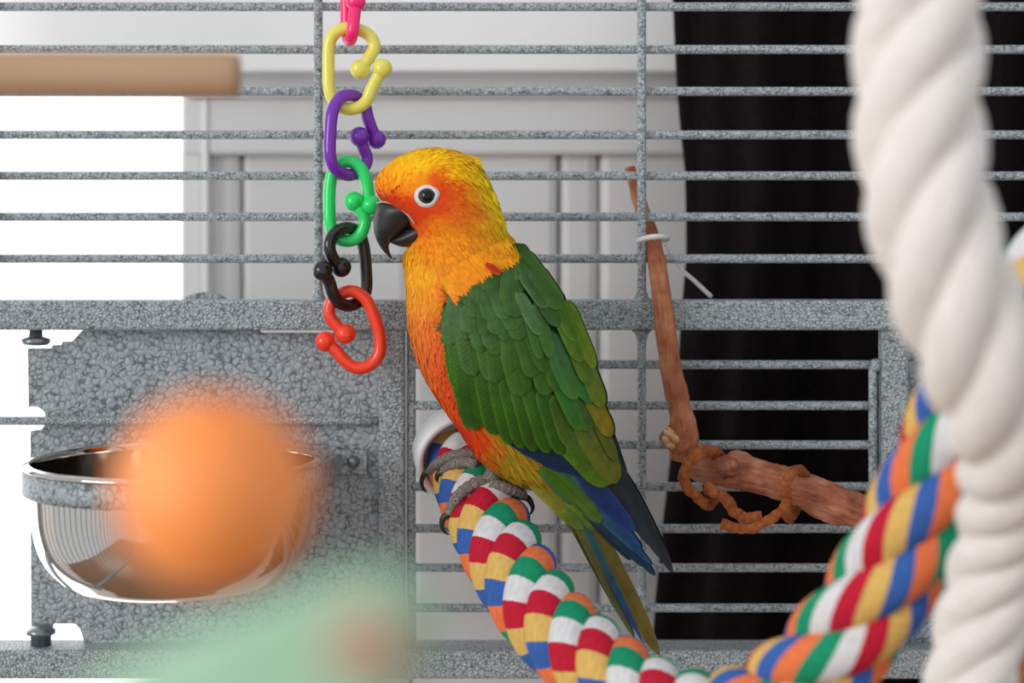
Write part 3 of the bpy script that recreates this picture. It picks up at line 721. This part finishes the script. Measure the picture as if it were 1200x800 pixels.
def feather_mesh(bx, by, tx, ty, wd, cb, ct, ce, surf, lift=0.0, pointed=0.0, bow=0.0, nu=6, nv=12, tipup=3.0, roll=1.2, asym=0.0):
    d = np.array((tx - bx, ty - by), float); L = np.hypot(*d); d /= L; s_ = np.array((d[1], -d[0]))   # s_ points to picture right for downward feathers
    V = []; C = []; UV = []; px2 = []
    cb, ct, ce = np.array(lin(cb)), np.array(lin(ct)), np.array(lin(ce))
    for j in range(nv + 1):
        s = j / nv; s = 1 - (1 - s) ** 1.35 if j < nv else 1.0
        if pointed: pr = (0.6 + .4 * min(1, s / .3)) * (max(0, 1 - s ** (2.0 / pointed))) ** .6
        else:
            pr = min(1, .25 + 1.9 * math.sqrt(s)) * (1.0 if s < .74 else math.sqrt(max(0, 1 - ((s - .74) / .26) ** 2)))
        for i in range(nu + 1):
            t = -1 + 2 * i / nu
            q = np.array((bx, by)) + d * L * s + s_ * (wd / 2 * pr * (t + asym * (1 - abs(t))) + bow * 4 * s * (1 - s))
            e = surf(q[0], q[1]) + lift + tipup * s - 0.10 * wd * (t * t) * .5 + roll * t * -1 * (wd / 20)
            V.append((q[0], q[1], e))
            c = cb * (1 - s) + ct * s
            ed = max(0, (abs(t) - .6) / .4) ** 1.2 * (.75 if t < 0 else .35)
            ed = max(ed, max(0, (s - .9) / .1) * .5)
            C.append(c * (1 - ed) + ce * ed); UV.append((t, s * L * S0))
    F = []
    for j in range(nv):
        for i in range(nu):
            a_ = j * (nu + 1) + i; F.append((a_, a_ + 1, a_ + nu + 2, a_ + nu + 1))
    return V, F, C, UV
def feather_obj(name, data, parent, mirror=False, shift=(0, 0), dark=1.0):
    V, F, C, UV = data
    if mirror: co = [BP(x + shift[0], y + shift[1], -e) for x, y, e in V]; F = [tuple(reversed(f)) for f in F]
    else: co = [BP(x, y, e) for x, y, e in V]
    m = mesh(name, co, F); set_cols(m, [c * dark for c in C]); ul = m.uv_layers.new(name='UVMap')
    vi = np.zeros(len(m.loops), dtype=np.int32); m.loops.foreach_get('vertex_index', vi)
    ul.data.foreach_set('uv', np.array(UV, dtype=np.float32)[vi].ravel())
    o = subpart(name, m, M_FEATHER, parent); return o

g1, g2, g3 = (46, 90, 10), (40, 80, 4), (72, 120, 26)         # flight green, its tip, its edge
c1, c2, c3 = (60, 94, 42), (56, 96, 34), (74, 114, 52)        # upper coverts
m1, m2, m3 = (54, 92, 24), (52, 92, 16), (70, 116, 32)
ol1, ol2, ol3 = (66, 94, 12), (100, 100, 10), (86, 114, 20)   # olive
ye1, ye2 = (92, 112, 16), (158, 134, 14)
bl1, bl2, bl3 = (16, 32, 54), (24, 44, 76), (40, 60, 96)       # dark blue
pb1, pb2, pb3 = (44, 104, 62), (30, 72, 124), (48, 110, 130)   # green turning blue
bk1, bk2, bk3 = (26, 32, 34), (34, 42, 50), (64, 72, 76)
FE = []
def fe(bx, by, tx, ty, wd, cols, lift=0.0, **kw): FE.append((bx, by, tx, ty, wd, cols, lift, kw))
# primaries, black then blue, lowest
for a_ in ((700, 520, 787, 671, 22), (692, 520, 775, 655, 24), (690, 520, 762, 640, 26)): fe(*a_, (bk1, bk2, bk3), -7, pointed=.8, bow=3)
for a_ in ((628, 540, 738, 657, 17), (640, 546, 752, 664, 17), (650, 542, 767, 675, 19)): fe(*a_, ((26, 60, 66), (26, 56, 92), (38, 78, 104)), -4, pointed=.7, bow=3)
fe(640, 546, 764, 662, 16, (pb1, pb2, pb3), -2.5, pointed=.8, bow=2)
fe(650, 542, 752, 642, 22, ((58, 108, 40), (28, 56, 130), (40, 86, 110)), -1.5, pointed=.7, bow=-1)
fe(675, 545, 745, 622, 26, ((30, 50, 76), (26, 48, 116), (40, 70, 124)), -1, pointed=.6, bow=-2)
fe(636, 546, 706, 612, 30, ((70, 112, 28), (74, 106, 26), (44, 110, 84)), -.5, pointed=.5, bow=2)
# dark blue primary coverts
for a_ in ((592, 512, 660, 553, 16), (604, 512, 676, 557, 16), (618, 515, 692, 562, 16), (632, 515, 700, 566, 16)): fe(*a_, (bl1, bl2, bl3), 0, pointed=.4, bow=2)
# tertials
fe(652, 500, 716, 567, 36, ((52, 96, 20), (80, 106, 16), (84, 128, 24)), 2); fe(672, 478, 723, 566, 30, (ol1, (108, 104, 10), (82, 108, 14)), 3); fe(660, 490, 690, 548, 26, (g1, ol1, ol3), 3.2)
fe(690, 470, 722, 540, 14, (ol1, ol2, ol3), 3)
# greater coverts
fe(650, 462, 672, 524, 24, ((46, 82, 16), (66, 90, 14), ol3), 3.4)
for a_ in ((634, 452, 659, 533, 22), (618, 448, 643, 531, 22), (604, 444, 627, 529, 22), (591, 440, 613, 526, 22), (579, 436, 599, 522, 22), (565, 432, 581, 510, 25)): fe(*a_, (g1, g2, g3), 4, roll=1.6)
fe(546, 400, 556, 505, 32, (g1, g2, g3), 5, bow=-2)
for a_ in ((538, 392, 548, 492, 14), (530, 384, 541, 478, 13), (523, 376, 534, 456, 12)): fe(*a_, ((46, 104, 20), (44, 106, 14), (84, 150, 40)), 4.5, bow=-2)
# middle coverts
for a_ in ((640, 405, 653, 457, 18), (626, 402, 642, 463, 24), (594, 388, 613, 464, 30), (576, 386, 582, 448, 22), (562, 380, 575, 446, 20), (545, 368, 557, 440, 32), (530, 368, 538, 428, 22), (520, 360, 526, 412, 16)): fe(*a_, (m1, m2, m3), 6)
for a_ in ((612, 388, 626, 442, 24), (600, 370, 600, 436, 26), (580, 362, 584, 416, 28), (558, 355, 566, 412, 26), (618, 380, 640, 436, 18)): fe(*a_, (m1, m2, m3), 7.5)
# scapulars along the back
fe(678, 436, 716, 512, 20, ((84, 100, 12), (150, 124, 8), (104, 112, 14)), 3.5); fe(672, 455, 690, 505, 18, ((40, 92, 22), ol1, ol3), 4)
fe(676, 402, 706, 477, 20, ((50, 112, 50), (120, 128, 20), (84, 140, 40)), 5); fe(664, 420, 694, 472, 18, ((40, 104, 54), (44, 112, 40), g3), 4.6)
fe(650, 432, 683, 504, 24, ((40, 100, 40), (52, 112, 22), g3), 5.4); fe(642, 388, 676, 468, 26, ((48, 98, 62), (66, 112, 28), (70, 128, 60)), 6)
fe(660, 370, 692, 452, 20, (ol1, (88, 116, 18), ol3), 6); fe(648, 350, 682, 424, 20, ((70, 110, 22), (84, 118, 18), (110, 146, 34)), 7); fe(664, 352, 697, 432, 14, ((84, 120, 20), (110, 136, 20), (140, 168, 40)), 5)
fe(640, 330, 676, 400, 18, ((66, 108, 26), (78, 118, 20), (120, 156, 46)), 7.5)
fe(616, 356, 634, 421, 15, (c1, (64, 116, 34), c3), 9); fe(628, 352, 646, 420, 15, (c1, (66, 118, 34), c3), 9.5); fe(606, 342, 634, 392, 16, ((78, 112, 70), (62, 110, 44), (110, 146, 96)), 10)
fe(622, 330, 655, 382, 18, (c1, c2, c3), 9.5); fe(612, 318, 642, 360, 18, (c1, c2, (110, 150, 84)), 10.5)
# lesser coverts: rows of small scales on the shoulder
row = 0
for y in range(392, 314, -13):
    row += 1
    xl = np.interp(y, [300, 312, 330, 345, 372, 400], [572, 556, 534, 520, 518, 524]); xr = np.interp(y, [300, 330, 400], [590, 604, 616])
    x = xl + (6 if row % 2 else 0)
    while x < xr:
        ww = rnd.uniform(18, 30); dx = rnd.uniform(-3, 6)
        k = rnd.uniform(-6, 6)
        bx_ = x + rnd.uniform(-2, 2) - dx; ty_ = y + 12 + rnd.uniform(-7, 7)
        yb = np.interp(bx_, [514, 519, 526, 545, 566, 588, 602], [372, 356, 341, 323, 310, 300, 290]); by_ = max(y - 24 + rnd.uniform(-3, 3), yb)
        if ty_ - by_ > 14 and bx_ > 516: fe(bx_, by_, x + dx + 2, ty_, ww, tuple(tuple(max(0, v + k) for v in cc) for cc in (c1, c2, c3)), 8 + row * .45)
        x += 16
# red fleck on the shoulder
fe(569, 309, 587, 320, 8, ((206, 44, 8), (190, 40, 8), (220, 80, 20)), 60, pointed=.5)
# mantle
for a_ in ((602, 286, 626, 326, 22), (608, 296, 640, 340, 26), (594, 302, 612, 326, 20), (624, 312, 658, 362, 22)): fe(*a_, ((60, 98, 34), (62, 106, 30), (84, 126, 44)), 9)

wing_parts = []
for side in (0, 1):
    # the flesh of the wing under its feathers
    V = []; F = []; nu, nv = 12, 24
    for j in range(nv + 1):
        py = 312 + (548 - 312) * j / nv
        l = np.interp(py, [a_ for a_, b_ in WL], [b_ for a_, b_ in WL]) + 9; r_ = np.interp(py, [a_ for a_, b_ in WR_], [b_ for a_, b_ in WR_]) - 10
        for i in range(nu + 1):
            px = l + (r_ - l) * i / nu; e = wing_e(px, py) - 4
            V.append(BP(px, py, e if side == 0 else -e))
    for j in range(nv):
        for i in range(nu):
            a_ = j * (nu + 1) + i; q = (a_, a_ + 1, a_ + nu + 2, a_ + nu + 1); F.append(q if side == 0 else q[::-1])
    m = mesh('wing', V, F); set_cols(m, [np.array(lin(g1))] * len(V))
    wg = part('wing', m, M_PLUME, bird); wing_parts.append(wg)
for (bx, by, tx, ty, wd, cols, lift, kw) in FE:
    dist = min(math.hypot(bx - x, by - y) for x, y in ((602, 283), (595, 291), (588, 297), (577, 303), (566, 307), (555, 313), (545, 320), (535, 329), (526, 338), (518, 355)))
    lift *= .62 * min(1, .2 + dist / 45) if lift > 0 else 1
    data = feather_mesh(bx, by, tx, ty, wd, *cols, wing_e, lift, **kw)
    feather_obj('feather', data, wing_parts[0])
    if wd > 12: feather_obj('feather', data, wing_parts[1], True, (2, 0))
# far wing's dark edge showing past the back
for a_ in ((678, 405, 736, 560, 16), (690, 440, 745, 590, 16)):
    V, F, C, UV = feather_mesh(*a_, (22, 24, 18), (30, 30, 30), (50, 52, 40), lambda x, y: 18.0, -10, pointed=.6, bow=-3)
    feather_obj('feather', (V, F, C, UV), wing_parts[1])
# tail
tl = []
tail_surf = lambda x, y: np.interp(y, [560, 640, 770], [22, 12, 4])
def tail_f(bx, by, tx, ty, wd, cols, lift, bow=0, asym=0):
    return feather_mesh(bx, by, tx, ty, wd, *cols, tail_surf, lift, pointed=.45, bow=bow, nv=18, tipup=1, asym=asym)
tdat = [tail_f(664, 560, 773, 768, 26, ((112, 104, 42), (112, 98, 34), (136, 122, 60)), 2, -1), tail_f(664, 572, 753, 752, 9, ((60, 120, 70), (24, 62, 140), (30, 100, 150)), 3.2),
        tail_f(654, 560, 744, 748, 16, ((112, 122, 46), (84, 88, 70), (120, 140, 60)), 1.2), tail_f(648, 565, 742, 744, 14, ((92, 100, 50), (74, 80, 66), (100, 110, 70)), -2)]
V, F, C, UV = tdat[0]
m = mesh('tail', [BP(x, y, e - 5) for x, y, e in V], F); set_cols(m, C); tail = part('tail', m, M_PLUME, bird)
for dta in tdat: feather_obj('feather', dta, tail)
for dta in tdat[1:]: feather_obj('feather', dta, tail, True, (12, 0))
# undertail coverts
for (a_, cc) in (((628, 556, 684, 620, 26), (112, 132, 44)), ((640, 560, 682, 616, 20), (96, 130, 50)), ((618, 552, 664, 600, 24), (140, 138, 44))):
    feather_obj('feather', feather_mesh(*a_, cc, tuple(v * .9 for v in cc), tuple(min(255, v * 1.15) for v in cc), lambda x, y: np.interp(y, [550, 620], [34, 18]), 0, pointed=.4), tail)

plumage()
# ---- beak
M_BEAK = noisy('dark_horn', (26, 25, 26), (44, 42, 42), 260, 0.42, 0.15, 0.0004)
M_CERE = simple('cere_skin', (176, 160, 150), .6)
def loft(name, st, seg=24, n=5, power=1.0):
    q_ = catmull(st, n); v = []; f = []
    for q in q_:
        mx_, my_ = (q[0] + q[2]) / 2, (q[1] + q[3]) / 2; hx, hy = (q[2] - q[0]) / 2, (q[3] - q[1]) / 2
        for k in range(seg):
            t = 2 * math.pi * k / seg; ct, s_ = math.cos(t), math.sin(t)
            s_ = math.copysign(abs(s_) ** power, s_)
            v.append(BP(mx_ + hx * ct, my_ + hy * ct, max(0, q[4]) * s_))
    for i in range(len(q_) - 1):
        for k in range(seg):
            k2 = (k + 1) % seg; f.append((i * seg + k, (i + 1) * seg + k, (i + 1) * seg + k2, i * seg + k2))
    f.append(tuple(range(seg))); f.append(tuple((len(q_) - 1) * seg + k for k in range(seg - 1, -1, -1)))
    return mesh(name, v, f)
part('upper_beak', loft('upper_beak', [(455, 234, 494, 262, 34), (443, 239, 485, 264, 31), (438.5, 252, 479, 269, 27), (437.5, 264, 470, 276, 22.5), (439, 275, 461, 281, 16), (443, 285, 456, 287, 9.5), (449, 294, 456.5, 294, 5), (458, 303, 459.5, 303, 1)], power=.85), M_BEAK, bird, 'black hooked upper beak')
part('lower_beak', loft('lower_beak', [(493, 256, 495, 287, 27), (484, 261, 485, 288, 25), (474, 268, 475, 289.5, 21), (465, 275, 466, 288, 16), (458, 280, 459, 285, 9), (455, 282, 455.5, 283, 3)]), M_BEAK, bird, 'black lower beak')
part('cere', tube('cere', [BP(x, y, e) for x, y, e in catmull([(442, 238, 6), (449, 236.5, 18), (460, 239, 28), (470, 245, 33), (479, 253, 36), (486, 262, 38)], 5)], [1.2 * S0] * 26, 8), M_CERE, bird, 'thin pale skin line above the beak')
# ---- eyes
M_RING = noisy('eye_ring_skin', (206, 204, 206), (232, 230, 232), 500, .6, .6, .0006)
a = NT('parrot_eye'); tc = a.n('ShaderNodeVertexColor', layer_name='Col'); a.l(tc.outputs[0], a.b.inputs['Base Color']); a.b.inputs['Roughness'].default_value = 0.05
a.b.inputs['Specular IOR Level'].default_value = 0.35
M_EYE = a.m
for side in (1, -1):
    ee = body_e(500, 230); nrm_e = 0.0
    c = np.array((500.0, 230.0))
    # ring: raised oval of bare skin with a pointed rear corner, following the face
    V = []; F = []; ns = 36; ringp = [(0.64, 1.6), (.70, 3.4), (.78, 3.8), (.92, 2.8), (1.04, .4), (1.10, -2)]
    for (k, h) in ringp:
        for i in range(ns):
            t = 2 * math.pi * i / ns
            rx = 13.2 + (2.8 * max(0, math.cos(t - .35)) ** 8) + 1.0 * math.cos(t - 2.6); ry = 12.8
            x = c[0] + rx * k * math.cos(t); y = c[1] - ry * k * math.sin(t)
            b_ = body_e(x, y); V.append(BP(x, y, side * ((b_ if b_ is not None else ee) + h)))
    for j in range(len(ringp) - 1):
        for i in range(ns):
            i2 = (i + 1) % ns; q = (j * ns + i, (j + 1) * ns + i, (j + 1) * ns + i2, j * ns + i2); F.append(q if side > 0 else q[::-1])
    part('eye_ring', mesh('eye_ring', V, F), M_RING, bird, 'white bare skin ring round the eye')
    V = []; F = []; nsp = 14; cols = []
    for j in range(nsp + 1):
        th = (math.pi / 2) * j / nsp
        for i in range(ns):
            t = 2 * math.pi * i / ns; r_ = 9.6 * math.sin(th) + 1e-3
            V.append(BP(501 + r_ * math.cos(t), 229.5 - r_ * math.sin(t), side * (ee + 0.6 + 7.0 * math.cos(th))))
            cols.append(np.array(lin((10, 9, 10) if r_ < 6.2 else ((64, 50, 46) if r_ < 8.4 else (24, 20, 20)))))
    for j in range(nsp):
        for i in range(ns):
            i2 = (i + 1) % ns; q = (j * ns + i, (j + 1) * ns + i, (j + 1) * ns + i2, j * ns + i2); F.append(q if side > 0 else q[::-1])
    m = mesh('eyeball', V, F); set_cols(m, cols); part('eyeball', m, M_EYE, bird, 'dark brown eye with black pupil')

# ---- legs and feet
a = NT('scaly_foot'); v = a.n('ShaderNodeTexVoronoi', feature='DISTANCE_TO_EDGE'); v.inputs['Scale'].default_value = 900; a.l(a.coord(), v.inputs['Vector'])
a.l(a.ramp(v.outputs['Distance'], [(0.0, lin4((160, 152, 146))), (.10, lin4((112, 102, 96))), (.4, lin4((84, 75, 71)))]), a.b.inputs['Base Color'])
a.b.inputs['Roughness'].default_value = .7; a.bump(v.outputs['Distance'], .8, .0006); M_FOOT = a.m
M_CLAW = simple('dark_claw', (42, 40, 40), .35)
def on_rope(pts, off):
    """put picture points on the visible side of the rope, off = px towards the viewer"""
    out = []; last = .92
    for x, y in pts:
        d = hit_d(ROPE_BVH, x, y)
        if d is None: d = last + .003
        last = d; out.append((x, y, d - off * S0))
    # smooth the depth so the toe bridges the valleys between strands
    ds = [q[2] for q in out]; sm = [min(ds[max(0, i - 1):i + 2]) for i in range(len(ds))]
    return [(q[0], q[1], .5 * s + .5 * q[2]) for q, s in zip(out, sm)]
def toe(name, pts, rad, off, parent):
    c = catmull(on_rope(pts, off), 7); n = len(c)
    rr = [np.interp(i / (n - 1), np.linspace(0, 1, len(rad)), rad) * (1 + .09 * math.sin(i * 1.9)) * S0 for i in range(n)]
    o = part(name, tube(name, [P(*q) for q in c], rr, 14), M_FOOT, bird) if parent is None else subpart(name, tube(name, [P(*q) for q in c], rr, 14), M_FOOT, parent)
    return o, c[-1]
def claw(start, pts, parent):
    q = [start] + [(x, y, start[2] + dd * S0) for x, y, dd in pts]; c = catmull(q, 6); n = len(c)
    subpart('claw', tube('claw', [P(*k) for k in c], [max(.5, 4.2 * (1 - (i / (n - 1)) ** 1.6)) * S0 for i in range(n)], 10), M_CLAW, parent, 'curved dark claw')
# far foot
f1, e1 = toe('foot', [(570, 538), (556, 534), (540, 533), (524, 537), (511, 545), (504, 552)], [8, 8.5, 7.5, 7, 6.5, 5], 3, None)
claw(e1, [(497, 556, 2), (494, 565, 5), (497, 574, 9), (502, 578, 14)], f1)
t2, e2 = toe('toe', [(560, 545), (545, 541), (530, 545), (519, 552)], [7, 7, 6.5, 5], 2, f1)
claw(e2, [(513, 556, 1), (512, 562, 3), (514, 566, 6)], f1)
# near foot
f2, e3 = toe('foot', [(586, 562), (572, 562), (556, 567), (542, 576), (532, 588), (525, 602)], [8, 8, 7.5, 7, 6.5, 5], 4, None)
claw(e3, [(519, 608, 1), (518, 617, 3), (522, 624, 7), (529, 627, 12)], f2)
t3, e4 = toe('toe', [(574, 566), (588, 570), (600, 574), (610, 578), (614, 582)], [7, 7, 6.8, 6.5, 5], 3, f2)
claw(e4, [(620, 585, 2), (624, 593, 5), (623, 600, 9), (617, 605, 14)], f2)
for pts in ([(590, 535, .905), (580, 552, .897), (574, 563, .892)], [(585, 520, .920), (570, 532, .915), (562, 538, .913)]):
    part('leg', tube('leg', [P(*q) for q in catmull(pts, 6)], 10 * S0, 12), M_FOOT, bird)
